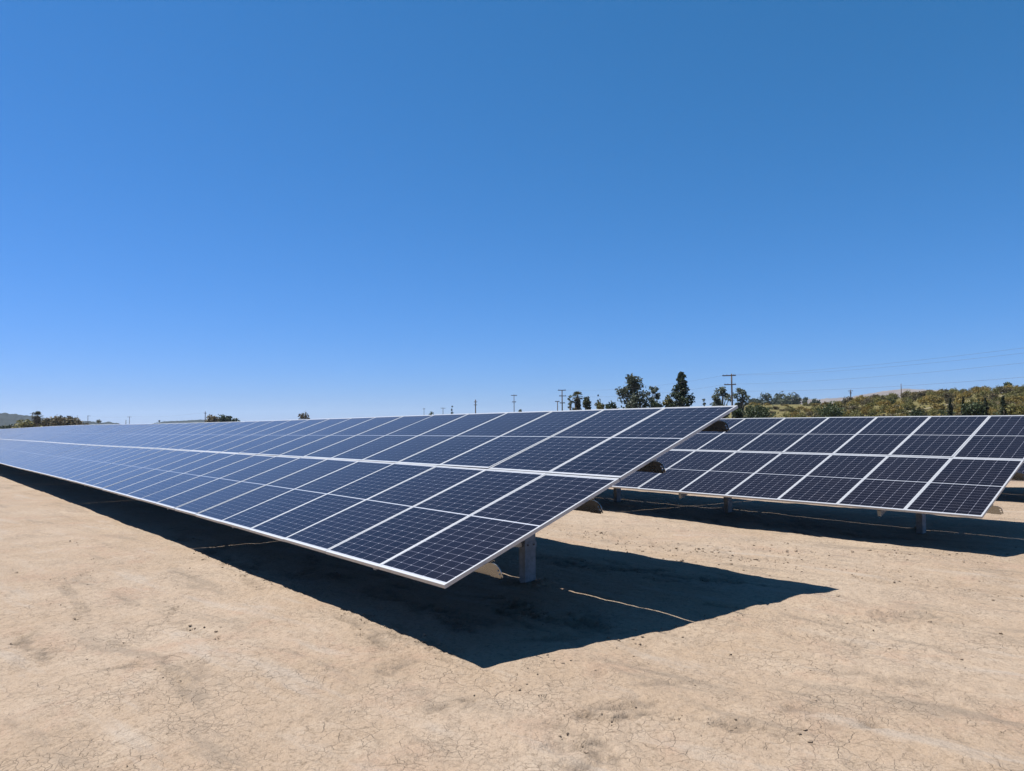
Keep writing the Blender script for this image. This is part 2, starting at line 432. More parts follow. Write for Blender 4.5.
# loose clods and pebbles lying on the dirt
def build_clods():
    mb = MB()
    ico = bmesh.new(); bmesh.ops.create_icosphere(ico, subdivisions=1, radius=1)
    iv = np.array([v.co[:] for v in ico.verts]); jf = [tuple(v.index for v in f.verts) for f in ico.faces]; ico.free()
    pts = []
    def put(px, py, r): p = at_ground(px, py); pts.append((p[0], p[1], r))
    for k in range(260):                                # thin scatter over the near dirt
        x = random.uniform(-7, 9); y = random.uniform(4, 17); pts.append((x, y, abs(random.gauss(0, .006))+.003))
    for (cx, cy, a, b, ang, dep, amt) in DENTS[26:]:
        for k in range(5 if cy > 7.5 else 2):
            u, w = random.gauss(0, .7)*a, random.gauss(0, .8)*b; pts.append((cx+u*math.cos(ang)-w*math.sin(ang), cy+u*math.sin(ang)+w*math.cos(ang), abs(random.gauss(0, .0075))+.003))
    lines = [((560, 528), (800, 566), 150, .018), ((700, 545), (1010, 552), 120, .017), ((830, 560), (1020, 600), 40, .011), ((600, 546), (690, 556), 50, .014),
             ((545, 527), (660, 540), 45, .010), ((740, 566), (900, 572), 50, .010), ((620, 640), (760, 608), 30, .010), ((470, 660), (420, 640), 20, .012), ((200, 548), (400, 632), 70, .010),
             ((560, 745), (640, 705), 26, .007), ((700, 725), (760, 722), 12, .006), ((500, 690), (560, 660), 20, .009)]
    for a, b, cnt, r in lines:
        for k in range(cnt):
            u = random.random()
            g = random.gauss(0, 1)
            put(a[0]+(b[0]-a[0])*u+random.gauss(0, 8), a[1]+(b[1]-a[1])*u+g*4, abs(random.gauss(0, r*.7))+.004)
    for px, py, r in ((682, 562, .035), (838, 598, .028), (608, 638, .032), (642, 636, .024), (640, 642, .02), (586, 751, .022), (580, 747, .016), (815, 699, .016), (873, 628, .018), (730, 651, .02), (696, 563, .02), (740, 560, .02), (770, 575, .018), (985, 560, .02), (598, 715, .016), (474, 696, .014)):
        put(px, py, r)
    P = np.array(pts); z, _ = ground_detail(P[:, 0], P[:, 1], ground_base(P[:, 0], P[:, 1]))
    for (x, y, r), zz in zip(pts, z):
        r = min(r, .05)
        s = iv*(np.array([1, .8, .5])*r*RNG.uniform(.7, 1.25, 3))+iv*RNG.uniform(-.45, .35, (len(iv), 1))*r
        ang = random.random()*6.28; c, sn = math.cos(ang), math.sin(ang)
        n = len(mb.v)
        mb.v += [(x+c*p[0]-sn*p[1], y+sn*p[0]+c*p[1], zz+p[2]+.25*r) for p in s]
        mb.f += [tuple(n+q for q in f) for f in jf]
    m = mat_plain('soil_clod', (.215, .160, .115), .95, .35, 30.)
    tag(mb.build('soil_clods', m), 'loose clods of dry soil scattered over the bare dirt', 'clods', kind='stuff')
build_clods()

# ------------------------------------------------------------------ hills
def horizon_y(px): return 422.1-(px-512)*.00764
RIDGE = np.array([[520, 421.0], [640, 417], [700, 412], [735, 406.5], [780, 405.8], [825, 405.8], [850, 404.8], [875, 402.5], [905, 400.5], [940, 399], [975, 397.5], [1010, 396.5], [1100, 394.5], [1250, 392], [1500, 398], [1700, 418]])
HD0, HD1, HD2 = 150., 330., 620.
def hill_h(px, D):
    """height above datum of the orchard hill at azimuth column px and distance D"""
    ry = np.interp(px, RIDGE[:, 0], RIDGE[:, 1]); top = (horizon_y(px)-ry)/F_PX*HD1+CAMZ
    u = np.clip((D-HD0)/(HD1-HD0), 0, 1); v = np.clip((D-HD1)/(HD2-HD1), 0, 1)
    up = .45*u+.55*(u*u*(3-2*u))
    return -.55+(top+.55)*up*(1-v*v*(3-2*v))
def az_point(px, D, z):
    a = math.atan((px-512)/F_PX); return (D*math.sin(a), D*math.cos(a), z)
def build_hill():
    pxs = np.concatenate([np.linspace(520, 1100, 150), np.linspace(1110, 1700, 40)]); Ds = np.concatenate([np.linspace(HD0, HD1, 46), np.linspace(HD1+15, HD2, 14)])
    me = bpy.data.meshes.new('orchard_hill'); v = []
    for px in pxs:
        for D in Ds:
            h = hill_h(px, D); p = az_point(px, D, 0)
            v.append((p[0], p[1], float(h)+(.5*float(value_noise(np.array([p[0]]), np.array([p[1]]), .06, 4)[0]) if D > HD0+5 else 0)))
    n = len(Ds)
    f = [(i*n+j, i*n+j+1, (i+1)*n+j+1, (i+1)*n+j) for i in range(len(pxs)-1) for j in range(n-1)]
    me.from_pydata(v, [], f); me.polygons.foreach_set('use_smooth', [True]*len(f)); me.materials.append(M_HILL)
    tag(link('hill', me), kind='structure')
build_hill()

def far_hill(name, prof, D, depth, mat, seed, rough):
    """a ridge with its own front and back slopes"""
    pxs = np.linspace(prof[0][0], prof[-1][0], 170); P = np.array(prof, float)
    rows = 13; v = []
    for px in pxs:
        top = (horizon_y(px)-np.interp(px, P[:, 0], P[:, 1]))/F_PX*D+CAMZ
        for j in range(rows):
            u = j/(rows-1); d = D+depth*(u-.5)
            h = math.sin(math.pi*u)
            q = az_point(px, d, 0)
            nz = float(value_noise(np.array([q[0]]), np.array([q[1]]), .012, seed)[0])+.5*float(value_noise(np.array([q[0]]), np.array([q[1]]), .05, seed+1)[0])
            v.append((q[0], q[1], -1.5+(top+1.5)*h+rough*nz*h+rough*.35*h*float(value_noise(np.array([q[0]]), np.array([q[1]]), .16, seed+2)[0])))
    f = [(i*rows+j, i*rows+j+1, (i+1)*rows+j+1, (i+1)*rows+j) for i in range(len(pxs)-1) for j in range(rows-1)]
    me = bpy.data.meshes.new(name); me.from_pydata(v, [], f); me.polygons.foreach_set('use_smooth', [True]*len(f)); me.materials.append(mat)
    tag(link(name, me), kind='structure')
M_FARL = mat_plain('wooded_far_hill', (.022, .027, .024), .95, .45, .02)
M_FARR = mat_plain('dry_far_hill', (.150, .120, .100), .95, .25, .004)
far_hill('hills', [(-140, 420), (-60, 417), (-20, 415.6), (10, 416.6), (30, 418), (48, 420), (75, 422), (120, 425)], 2300, 900, M_FARL, 51, 11.)
far_hill('hills', [(150, 424.5), (165, 422), (180, 421.2), (200, 420.2), (225, 421), (250, 423.8)], 2800, 800, M_FARL, 57, 4.)
far_hill('hills', [(720, 420), (760, 403), (790, 400.5), (815, 401.5), (850, 399.5), (880, 395), (905, 392.5), (940, 394), (1000, 400), (1080, 418)], 4200, 1600, M_FARR, 61, 10.)

# pale dirt track climbing across the orchard hill
def build_track():
    pts = [(738, 175), (790, 178), (835, 186), (870, 200), (910, 222), (950, 246), (990, 268), (1030, 290), (1080, 312)]
    P = np.array(pts, float); pxs = np.linspace(738, 1080, 90); mb = MB(); prev = None
    for px in pxs:
        D = np.interp(px, P[:, 0], P[:, 1]); row = []
        for off in (-1.0, 1.0):
            q = az_point(px, D+off*1.2, 0); row.append((q[0], q[1], float(hill_h(px, D+off*1.2))+.55))
        if prev: mb.quad(prev[0], row[0], row[1], prev[1])
        prev = row
    tag(mb.build('dirt_track', M_TRACK), kind='structure')
build_track()

# ------------------------------------------------------------------ solar tables
PITCH_C = 1.154                                       # column pitch along the row
MODL, MODW, MT = 2.4400, 1.150, .035                   # laminate length, width, frame height
WID = 4.8985
CGAP = WID-2*MODL                                     # slot between the two rows of modules

class Table:
    def __init__(self, p, z, yaw, tilt, zf, tf):
        self.p, self.z, self.yaw, self.tilt, self.zf, self.tf = p, z, yaw, tilt, zf, tf
        self.r = np.array([-math.cos(yaw), math.sin(yaw), 0.]); self.q = np.array([math.sin(yaw), math.cos(yaw), 0.])
    def pt(self, s, d, n=0.0):
        tl = self.tilt+self.tf(s); c, sn = math.cos(tl), math.sin(tl)
        o = np.array([self.p[0], self.p[1], self.z+self.zf(s)])+s*self.r+d*(c*self.q+sn*np.array([0, 0, 1.]))
        return Vector(o+n*(-sn*self.q+c*np.array([0, 0, 1.])))
    def basis(self, s, d, n=0.0):
        X = (self.pt(s-.5, d, n)-self.pt(s+.5, d, n)).normalized()
        Y = (self.pt(s, d+.5, n)-self.pt(s, d-.5, n)); Y = (Y-X*Y.dot(X)).normalized(); Z = X.cross(Y)
        o = self.pt(s, d, n)
        return Matrix(((X.x, Y.x, Z.x, o.x), (X.y, Y.y, Z.y, o.y), (X.z, Y.z, Z.z, o.z), (0, 0, 0, 1)))

def make_laminate():
    me = bpy.data.meshes.new('solar_panel')
    w, h = MODW/2-.012, MODL/2-.012; t0, t1 = -.010, -.0025
    v = [(-w, -h, t1), (w, -h, t1), (w, h, t1), (-w, h, t1), (-w, -h, t0), (w, -h, t0), (w, h, t0), (-w, h, t0)]
    f = [(0, 1, 2, 3), (7, 6, 5, 4), (0, 4, 5, 1), (1, 5, 6, 2), (2, 6, 7, 3), (3, 7, 4, 0)]
    me.from_pydata(v, [], f); me.materials.append(M_CELL); me.materials.append(M_BACK)
    for k, p in enumerate(me.polygons): p.material_index = 0 if k == 0 else 1
    uv = me.uv_layers.new(name='UVMap')
    for lp in me.loops: uv.data[lp.index].uv = (v[lp.vertex_index][0], v[lp.vertex_index][1])
    return me
def make_frame():
    mb = MB(); w, h, e = MODW/2, MODL/2, .0215
    e2 = .024
    mb.box(-w, w, -h, -h+e2, -MT, 0); mb.box(-w, w, h-e2, h, -MT, 0)
    mb.box(-w, -w+e, -h+e2, h-e2, -MT, 0); mb.box(w-e, w, -h+e2, h-e2, -MT, 0)
    # bottom lips of the frame
    mb.box(-w+e, -w+e+.016, -h+e2, h-e2, -MT, -MT+.003); mb.box(w-e-.016, w-e, -h+e2, h-e2, -MT, -MT+.003)
    return mb.mesh('panel_frame', M_FRAME)
def make_jbox():
    mb = MB()
    mb.box(-.05, .05, -.035, .035, -.028, -.0105)
    return mb.mesh('junction_box', M_BOX)
ME_LAM, ME_FRAME, ME_JB = make_laminate(), make_frame(), make_jbox()

def make_end_plate(name):
    """purlin end with a rounded far corner and two bolt holes (curve fill gives real holes)"""
    cu = bpy.data.curves.new('plate', 'CURVE'); cu.dimensions = '2D'; cu.fill_mode = 'BOTH'; cu.extrude = .0035
    def spl(pts):
        s = cu.splines.new('POLY'); s.points.add(len(pts)-1)
        for p, q in zip(s.points, pts): p.co = (q[0], q[1], 0, 1)
        s.use_cyclic_u = True
    L, H = .16, .142
    spl([(-.02, 0), (-.02, -H), (L-.03, -H), (L-.028, -H+.018), (L-.012, -H+.018), (L-.004, -H+.006), (L, -H+.02), (L-.006, -.052), (L-.018, -.030), (L-.040, -.013), (L-.07, 0)])
    for cx, cy in ((L-.037, -.060), (L-.030, -.093)):
        spl([(cx+  .013*math.cos(k*math.pi/5), cy+.013*math.sin(k*math.pi/5)) for k in range(10)])
    o = bpy.data.objects.new('plate', cu); COL.objects.link(o)
    dg = bpy.context.evaluated_depsgraph_get()
    me = bpy.data.meshes.new_from_object(o.evaluated_get(dg)); bpy.data.objects.remove(o)
    me.name = name; me.materials.clear(); me.materials.append(M_STEEL)
    return me
ME_PLATE = make_end_plate('purlin_end')

JR = random.Random(17)
PURLIN_V = (.107, .397, .622, .90)
def sweep(mb, tab, prof, s_list):
    """closed cross-section prof [(d, n)] swept along the row"""
    base = len(mb.v); k = len(prof)
    for s in s_list:
        for d, n in prof: mb.v.append(tuple(tab.pt(s, d, n)-mb.origin))
    for i in range(len(s_list)-1):
        for j in range(k):
            j2 = (j+1) % k
            mb.f.append((base+i*k+j, base+i*k+j2, base+(i+1)*k+j2, base+(i+1)*k+j))
    mb.f.append(tuple(base+j for j in range(k))); mb.f.append(tuple(base+(len(s_list)-1)*k+j for j in range(k))[::-1])

def build_table(tab, ncol, label, posts, post_t=2.58, max_parts=100):
    root = empty('solar_table', (tab.p[0], tab.p[1], ground_z(*tab.p)))
    tag(root, label, 'solar array', 'rows of solar tables on the dirt field')
    inv = Matrix.Translation(-Vector(root.location)); org = Vector(root.location)
    cols = []
    s = 0.0
    for i in range(ncol):
        if i and i % 9 == 7: s += .024                # structural joint: a slightly wider slot
        cols.append(s+PITCH_C/2); s += PITCH_C
    length = s
    rest, rest_fr = [], []
    cnt = 0
    for sc in cols:
        for row in (0, 1):
            d = MODL/2+row*(MODL+CGAP)
            M = inv @ tab.basis(sc, d) @ Matrix.Rotation(JR.gauss(0, .0016), 4, 'X') @ Matrix.Rotation(JR.gauss(0, .0016), 4, 'Y') @ Matrix.Translation((0, 0, JR.gauss(0, .0007)))
            if cnt < max_parts:
                o = link('solar_panel', ME_LAM, root); o.matrix_local = M
                link('panel_frame', ME_FRAME, o)
                if cnt < 16:
                    for x in (-.3, 0, .3): link('junction_box', ME_JB, o).location = (x, 0, 0)
            else: rest.append(M)
            cnt += 1
    if rest:
        for name, src in (('solar_panels', ME_LAM), ('panel_frames', ME_FRAME)):
            bm = bmesh.new()
            for M in rest:
                n0 = len(bm.verts); bm.from_mesh(src); bm.verts.ensure_lookup_table()
                bmesh.ops.transform(bm, matrix=M, verts=bm.verts[n0:])
            me = bpy.data.meshes.new(name); bm.to_mesh(me); bm.free()
            for mm in src.materials: me.materials.append(mm)
            if name == 'solar_panels':
                far = link(name, me, root); far['kind'] = 'stuff'
            else:
                o = link(name, me, far); o['kind'] = 'stuff'
    S = list(np.arange(-.0, length, 2.3))+[length+.1]
    for v in PURLIN_V:                                 # C section, web on the low side
        d = v*WID; mb = MB(); mb.origin = org
        a, h, t = .055, .14, .004
        n0 = -MT-.006
        prof = [(d, n0), (d+a, n0), (d+a, n0-.018), (d+a-t, n0-.018), (d+a-t, n0-t), (d+t, n0-t), (d+t, n0-h+t), (d+a-t, n0-h+t), (d+a-t, n0-h+.018), (d+a, n0-h+.018), (d+a, n0-h), (d, n0-h)]
        sweep(mb, tab, prof, S)
        pu = mb.build('purlin', M_STEEL, root)
        X = (tab.pt(-.5, d, n0)-tab.pt(.5, d, n0)).normalized(); Bm = tab.basis(0.0, d, n0)
        Y = Bm.col[1].xyz; Z = Bm.col[2].xyz; o3 = tab.pt(0.02, d-.0045, n0)
        pm = Matrix(((X.x, Z.x, -Y.x, o3.x), (X.y, Z.y, -Y.y, o3.y), (X.z, Z.z, -Y.z, o3.z), (0, 0, 0, 1)))
        pe = link('purlin_end', ME_PLATE, pu); pe.matrix_local = inv @ pm
    for sp in posts:
        if sp > length-.4: break
        # rafter under the purlins, running up the slope
        n1 = -MT-.142; mb = MB()
        pts = []
        for n in (n1-.11, n1):
            pts += [tab.pt(sp+.03, .27, n)-org, tab.pt(sp-.03, .27, n)-org, tab.pt(sp-.03, WID*.955, n)-org, tab.pt(sp+.03, WID*.955, n)-org]
        mb.hexa(pts)
        mb.build('rafter', M_GALV, root)
        # post: C section standing in the ground
        tl = tab.tilt+tab.tf(sp); dp = (post_t-.29*math.sin(tl))/math.cos(tl)
        hd = tab.pt(sp, dp, n1-.10); gz = ground_z(hd.x, hd.y)
        r3, q3 = Vector(tab.r), Vector(tab.q); up = Vector((0, 0, 1))
        def vb(mbx, r0, r1, q0, q1, z0, z1):
            c = Vector((hd.x, hd.y, 0))-Vector((org.x, org.y, org.z))
            mbx.hexa([c+r3*a+q3*b+up*z for z in (z0, z1) for a, b in ((r0, q0), (r1, q0), (r1, q1), (r0, q1))])
        mp = MB(); zt = hd.z-.02; zb = gz-.25
        zc = gz+.50 if zt-gz > .75 else gz+(zt-gz)*.5
        vb(mp, -.057, -.051, -.09, .09, zb, zt)
        vb(mp, -.051, .057, -.09, -.084, zb, zt); vb(mp, -.051, .057, .084, .09, zb, zt)
        vb(mp, .051, .057, -.084, -.058, zb, zt); vb(mp, .051, .057, .058, .084, zb, zt)
        po = mp.build('post', M_GALV, root)
        mh = MB()                                      # clamp sleeve round the post and its bolts
        vb(mh, -.066, -.0585, -.100, .100, zc, zc+.075); vb(mh, -.0585, .066, -.100, -.0925, zc, zc+.075); vb(mh, -.0585, .066, .0925, .100, zc, zc+.075)
        mh.build('clamp', M_GALV, po)
        mbolt = MB()
        for qq in (-.05, .05): vb(mbolt, -.078, -.0665, qq-.011, qq+.011, zc+.026, zc+.048)
        mbolt.build('bolt', M_BOLT, po)
        # knee brace from the post to the low end of the rafter
        mk = MB(); a = Vector((hd.x, hd.y, zc+.04))-q3*.092-org; b = tab.pt(sp, .95, n1-.112)-org
        dr = (b-a).normalized(); sd = r3*.032; ud = dr.cross(r3).normalized()*.028
        mk.hexa([a-sd-ud, a+sd-ud, a+sd+ud, a-sd+ud, b-sd-ud, b+sd-ud, b+sd+ud, b-sd+ud])
        mk.build('brace', M_STEEL, root)
    return root

zf1 = lambda s: float(spline(SK, ZK, np.array([s]))[0]) if s > 0 else 0.0
tf1 = lambda s: float(spline(TK, TV, np.array([s]))[0]) if s > 0 else 0.0
POSTS = [1.82, 6.2, 9.74]+[9.74+4.0*k for k in range(1, 22)]
T1 = Table(P1, Z1, YAW, .33611, zf1, tf1)
zf2 = lambda s: .00294*s-.000485*s*s if s < 25 else .0735-.303
T2 = Table(P2, Z2, YAW-.00587, .33193, zf2, lambda s: 0.0)
D12 = P2-P1
P3 = P2+D12*.99+R_[:2]*.2
T3 = Table(P3, Z2-.06, YAW-.006, .330, lambda s: -.0003*s*s, lambda s: 0.0)
build_table(T1, 78, 'long foreground solar array whose near corner almost reaches the dirt', POSTS)
build_table(T2, 20, 'second solar array, right behind the foreground one, its lower right corner in view', [1.70, 5.97, 9.43]+[9.43+4.0*k for k in range(1, 5)], 2.2)
build_table(T3, 11, 'third solar array, only a sliver peeking past the right end of the second one', POSTS)

# ------------------------------------------------------------------ vegetation
def leaves(mb, centre, rad, n, size, flat=1.0, fill=.35):
    c = np.array(centre); r = np.array(rad)
    d = RNG.normal(size=(n, 3)); d /= np.linalg.norm(d, axis=1)[:, None]
    k = fill+(1-fill)*RNG.random(n)**.6
    p = c+d*r*k[:, None]*(1+.18*RNG.normal(size=(n, 1)))
    a = RNG.normal(size=(n, 3)); a /= np.linalg.norm(a, axis=1)[:, None]
    b = np.cross(a, RNG.normal(size=(n, 3))); b /= np.linalg.norm(b, axis=1)[:, None]
    s = size*(.6+.8*RNG.random((n, 1)))
    base = len(mb.v)
    v = np.stack([p-a*s, p+b*s*.55, p+a*s, p-b*s*.55], 1).reshape(-1, 3)
    mb.v += [tuple(q) for q in v]
    mb.f += [(base+4*i, base+4*i+1, base+4*i+2, base+4*i+3) for i in range(n)]

def leaf_mesh(mb, name, mat):
    me = bpy.data.meshes.new(name); me.from_pydata(mb.v, [], mb.f); me.materials.append(mat); return me

def tree_meshes(h, w, mat, clumps, nleaf, leaf, trunk=.25, style='broad', seed=0):
    """crown and trunk meshes of a tree h metres tall and w wide, base at the origin"""
    rs = random.Random(seed); cr, tr = MB(), MB()
    tr.tube([(0, 0, -.6), (rs.uniform(-.1, .1), rs.uniform(-.1, .1), h*.3), (rs.uniform(-.3, .3), rs.uniform(-.3, .3), h*.62)], [h*.032, h*.024, h*.012], 7)
    for k in range(clumps):
        u = (k+.5)/clumps
        if style == 'broad':
            a = rs.random()*6.283; rr = w/2*math.sqrt(rs.random())*.72; z = h*(trunk+(1-trunk)*(.18+.66*rs.random()*(1-.55*(rr/(w/2))**2)))
            rad = w*rs.uniform(.16, .24)
        elif style == 'euc':
            a = rs.random()*6.283; z = h*(trunk+(.92-trunk)*u); rr = w/2*rs.uniform(.1, .78)*math.sin(math.pi*(.20+.68*u))**.8
            rad = w*rs.uniform(.12, .19)*(.6+.4*math.sin(math.pi*(.2+.6*u)))
        elif style == 'cone':
            a = rs.random()*6.283; z = h*(trunk+(.95-trunk)*u); u = u**1.35; z = h*(trunk+(.95-trunk)*u); wide = (1-u)**.75; rr = w/2*wide*rs.uniform(.1, .95); rad = w*(.05+.15*wide)
        else:                                          # column
            a = rs.random()*6.283; z = h*(.03+.92*u); wide = min(1, (1-u)*2.2+.12)*min(1, .55+u*2); rr = w*.14*wide; rad = w*.34*wide
        x, y = rr*math.cos(a), rr*math.sin(a)
        zr = rad*rs.uniform(.75, 1.1)*(1.5 if style == 'column' else 1)
        leaves(cr, (x, y, min(z, h-zr*.9)), (rad, rad, zr), max(12, int(nleaf/clumps)), leaf)
        if style != 'column': tr.tube([(0, 0, max(h*.12, z*.5)), (x*.5, y*.5, z*.8), (x, y, z)], [h*.011, h*.008, h*.004], 5)
    a = np.array(cr.v); rad = np.hypot(a[:, 0], a[:, 1]); kx = (w/2)/np.percentile(rad, 96); kz = h/np.percentile(a[:, 2], 99.6)
    cr.v = [tuple(q) for q in a*np.array([kx, kx, kz])]; tr.v = [(q[0]*kx if q[2] > h*.3 else q[0], q[1]*kx if q[2] > h*.3 else q[1], q[2]*kz*.97) for q in tr.v]
    return leaf_mesh(cr, 'crown', mat), tr.mesh('trunk', M_BARK, True)

def add_tree(name, cat, label, px, D, top_y, w_px, mat, clumps=14, nleaf=900, leaf=.35, trunk=.2, style='broad', group=None, base=None, seed=0):
    top = at_dist(px, top_y, D)
    gz = (base if base is not None else ground_z(top[0], top[1]))
    h = top[2]-gz; w = w_px/F_PX*D
    c, t = tree_meshes(h, w, mat, clumps, nleaf, leaf, trunk, style, seed)
    r = empty(name, (top[0], top[1], gz), random.random()*6.28)
    link('crown', c, r); link('trunk', t, r)
    return tag(r, label, cat, group)

def hill_base(px, D): return float(hill_h(px, D))

# --- trees along the skyline, from left to right
add_tree('bush', 'bush', 'olive green bush beside the fan palm at the far left', 25, 420, 419.4, 22, M_OLIVE, 9, 500, .7, .05)
for px, ty, wp, mt, lab in ((3, 424.6, 18, M_DENSE, 'dark low bush at the very left edge above the far end of the array'), (14, 424.8, 15, M_BROWN, 'brownish low bush second from the left edge above the far end of the array'), (44, 424.0, 12, M_OLIVE, 'low olive bush between the fan palm and the brownish domed tree')):
    add_tree('bush', 'bush', lab, px, 450, ty, wp, mt, 10, 600, .6, .0)
add_tree('tree', 'tree', 'broad brownish domed tree right of the fan palm at the far left', 62, 430, 416.4, 29, M_BROWN, 34, 2600, .7, .1)
add_tree('bush', 'bush', 'small dark bush right of the brownish domed tree, beside a thin pole', 83, 450, 421.6, 10, M_BROWN, 6, 300, .6, .05)
add_tree('tree', 'tree', 'left of the two round dark trees beside the pole on the left skyline', 214, 420, 415.2, 13, M_BROWN, 8, 600, .55, .1)
add_tree('tree', 'tree', 'right and broader of the two round dark trees by the pole on the left skyline', 225, 425, 414.8, 15, M_DENSE, 9, 700, .55, .1)
add_tree('bush', 'bush', 'low bush at the right foot of the two round dark trees', 236, 420, 418.2, 9, M_DENSE, 5, 250, .5, .05)
add_tree('tree', 'tree', 'lone round airy tree poking above the array with sky showing through', 304.5, 330, 411.8, 14, M_BROWN, 12, 330, .42, .2)
add_tree('bush', 'bush', 'tiny dark conical shrub alone on the left skyline', 159, 500, 420.4, 4, M_DENSE, 4, 120, .4, .05, 'cone')
add_tree('palm_tree', 'palm tree', 'tiny pale palm between thin poles on the left skyline', 99, 620, 419.4, 7, M_FROND, 5, 70, .6, .6)
add_tree('bush', 'bush', 'low dark hedge clump left of the tall pole at the middle of the skyline', 432, 330, 411.8, 9, M_DENSE, 6, 250, .4, .05)
add_tree('bush', 'bush', 'flat dark bush by the lattice pole at the middle of the skyline', 520, 300, 409.4, 7, M_DENSE, 5, 200, .35, .05)
add_tree('tree', 'tree', 'slender dark spire tree between two poles on the middle skyline', 452, 330, 405.6, 3.6, M_CYP, 7, 260, .3, .02, 'column')
add_tree('tree', 'tree', 'thin wispy dark tree just left of the shaggy palm', 570, 190, 395.5, 9, M_EUC, 12, 380, .24, .15, 'euc')
add_tree('tree', 'tree', 'low round palm-like tree right of the shaggy palm', 587.5, 190, 396.8, 12, M_FROND, 10, 900, .26, .1)
add_tree('tree', 'tree', 'narrow dark spire rising from the low bushes left of the big eucalyptus', 598, 200, 394.5, 3.2, M_CYP, 7, 260, .2, .02, 'column')
add_tree('bush', 'bush', 'low olive bush at the foot of the narrow dark spire', 601, 185, 401.2, 13, M_OLIVE, 8, 600, .25, .05)
add_tree('bush', 'bush', 'low dark bush touching the left side of the big eucalyptus', 611, 190, 402, 12, M_DENSE, 8, 600, .25, .05)
add_tree('eucalyptus_tree', 'tree', 'biggest grey green eucalyptus standing above the array, with open crown', 633, 180, 375.8, 33, M_EUC, 44, 4200, .27, .12, 'euc', seed=3)
add_tree('eucalyptus_tree', 'tree', 'loose eucalyptus with sky gaps at the right side of the biggest one', 653, 185, 386.5, 17, M_EUC, 22, 1300, .25, .12, 'euc', seed=5)
add_tree('bush', 'bush', 'low dark bushes filling the gap below the loose eucalyptus', 657, 180, 398.8, 24, M_DENSE, 12, 1100, .25, .05)
add_tree('bush', 'bush', 'rounded olive bush at the left foot of the tall conical tree', 668, 175, 396, 14, M_OLIVE, 9, 800, .25, .05)
add_tree('tree', 'tree', 'tall dense conical dark green tree right of the eucalyptus', 681, 175, 372.8, 33, M_DENSE, 52, 5200, .26, .08, 'cone', seed=8)
add_tree('bush', 'bush', 'tiny shrub alone in the gap right of the conical tree', 704.5, 190, 398.6, 5, M_EUC, 5, 110, .2, .1)
add_tree('eucalyptus_tree', 'tree', 'airy eucalyptus left of the power pole with two crossarms', 722, 185, 387.5, 21, M_EUC, 26, 2200, .25, .05, 'euc', seed=12)
add_tree('eucalyptus_tree', 'tree', 'sparse eucalyptus right of the power pole with two crossarms', 741, 190, 388.6, 20, M_EUC, 22, 1500, .25, .05, 'euc', seed=13)
for k, (px, ty, wp) in enumerate(((753, 398.5, 15), (765, 393.6, 18), (775, 394.2, 17), (785, 392.6, 18), (795, 394.5, 16))):
    lab = ['low tree at the left end of the dark blue grey treeline', 'tree second from the left in the dark blue grey treeline beside the bank', 'middle tree of the dark blue grey treeline', 'tallest tree of the dark blue grey treeline', 'rightmost tree of the solid dark blue grey treeline'][k]
    add_tree('eucalyptus_tree', 'tree', lab, px, 640, ty, wp, M_EUC, 16, 1500, .75, .0, 'broad', 'trees of the dark treeline', 4.0, 20+k)
add_tree('tree', 'tree', 'dark low tree just past the treeline, left of two', 804, 640, 397.2, 9, M_EUC, 8, 400, .7, .05, base=4.0)
add_tree('tree', 'tree', 'small dark tree past the treeline, right of two', 815.5, 640, 398.4, 9, M_EUC, 8, 400, .7, .05, base=4.0)
add_tree('bush', 'bush', 'big dark green bush directly beyond the top corner of the foreground array', 756, 135, 404.8, 34, M_DENSE, 20, 2600, .2, .02)
add_tree('bush', 'bush', 'dark green bush peeking from behind the top corner of the foreground array', 738, 138, 407.5, 14, M_DENSE, 10, 900, .2, .02)
add_tree('bush', 'bush', 'dark green bush standing alone at the foot of the yellowish slope', 834, 140, 403.2, 30, M_DENSE, 18, 2300, .2, .02)
add_tree('bush', 'bush', 'low dark bush between the lone dark bush and the cypresses', 914, 140, 406.5, 22, M_DENSE, 12, 1200, .2, .02)
for k, (px, ty, wp, lab) in enumerate(((950, 398, 4.6, 'leftmost dark cypress at the foot of the hill'), (963, 397, 4.4, 'second dark cypress from the left at the foot of the hill'), (985.5, 397.5, 6, 'dark cypress between the dark bushes and the tallest cypress'), (1003, 396, 7.5, 'rightmost and stoutest dark cypress at the foot of the hill'))):
    add_tree('cypress_tree', 'cypress', lab, px, 140, ty, wp, M_CYP, 14, 1100, .14, .02, 'column', 'cypresses at the foot of the hill', seed=40+k)
add_tree('bush', 'bush', 'dark bush between the second and third cypress', 974, 139, 401.5, 20, M_DENSE, 12, 1400, .2, .02)
add_tree('bush', 'bush', 'green bush right of the stoutest cypress', 1016, 139, 404, 16, M_OLIVE, 10, 900, .2, .02)
add_tree('tree', 'tree', 'lone dark tree on the hilltop near the right edge', 1009, 330, 382.2, 8, M_DENSE, 8, 500, .4, .1, base=hill_base(1009, 330))

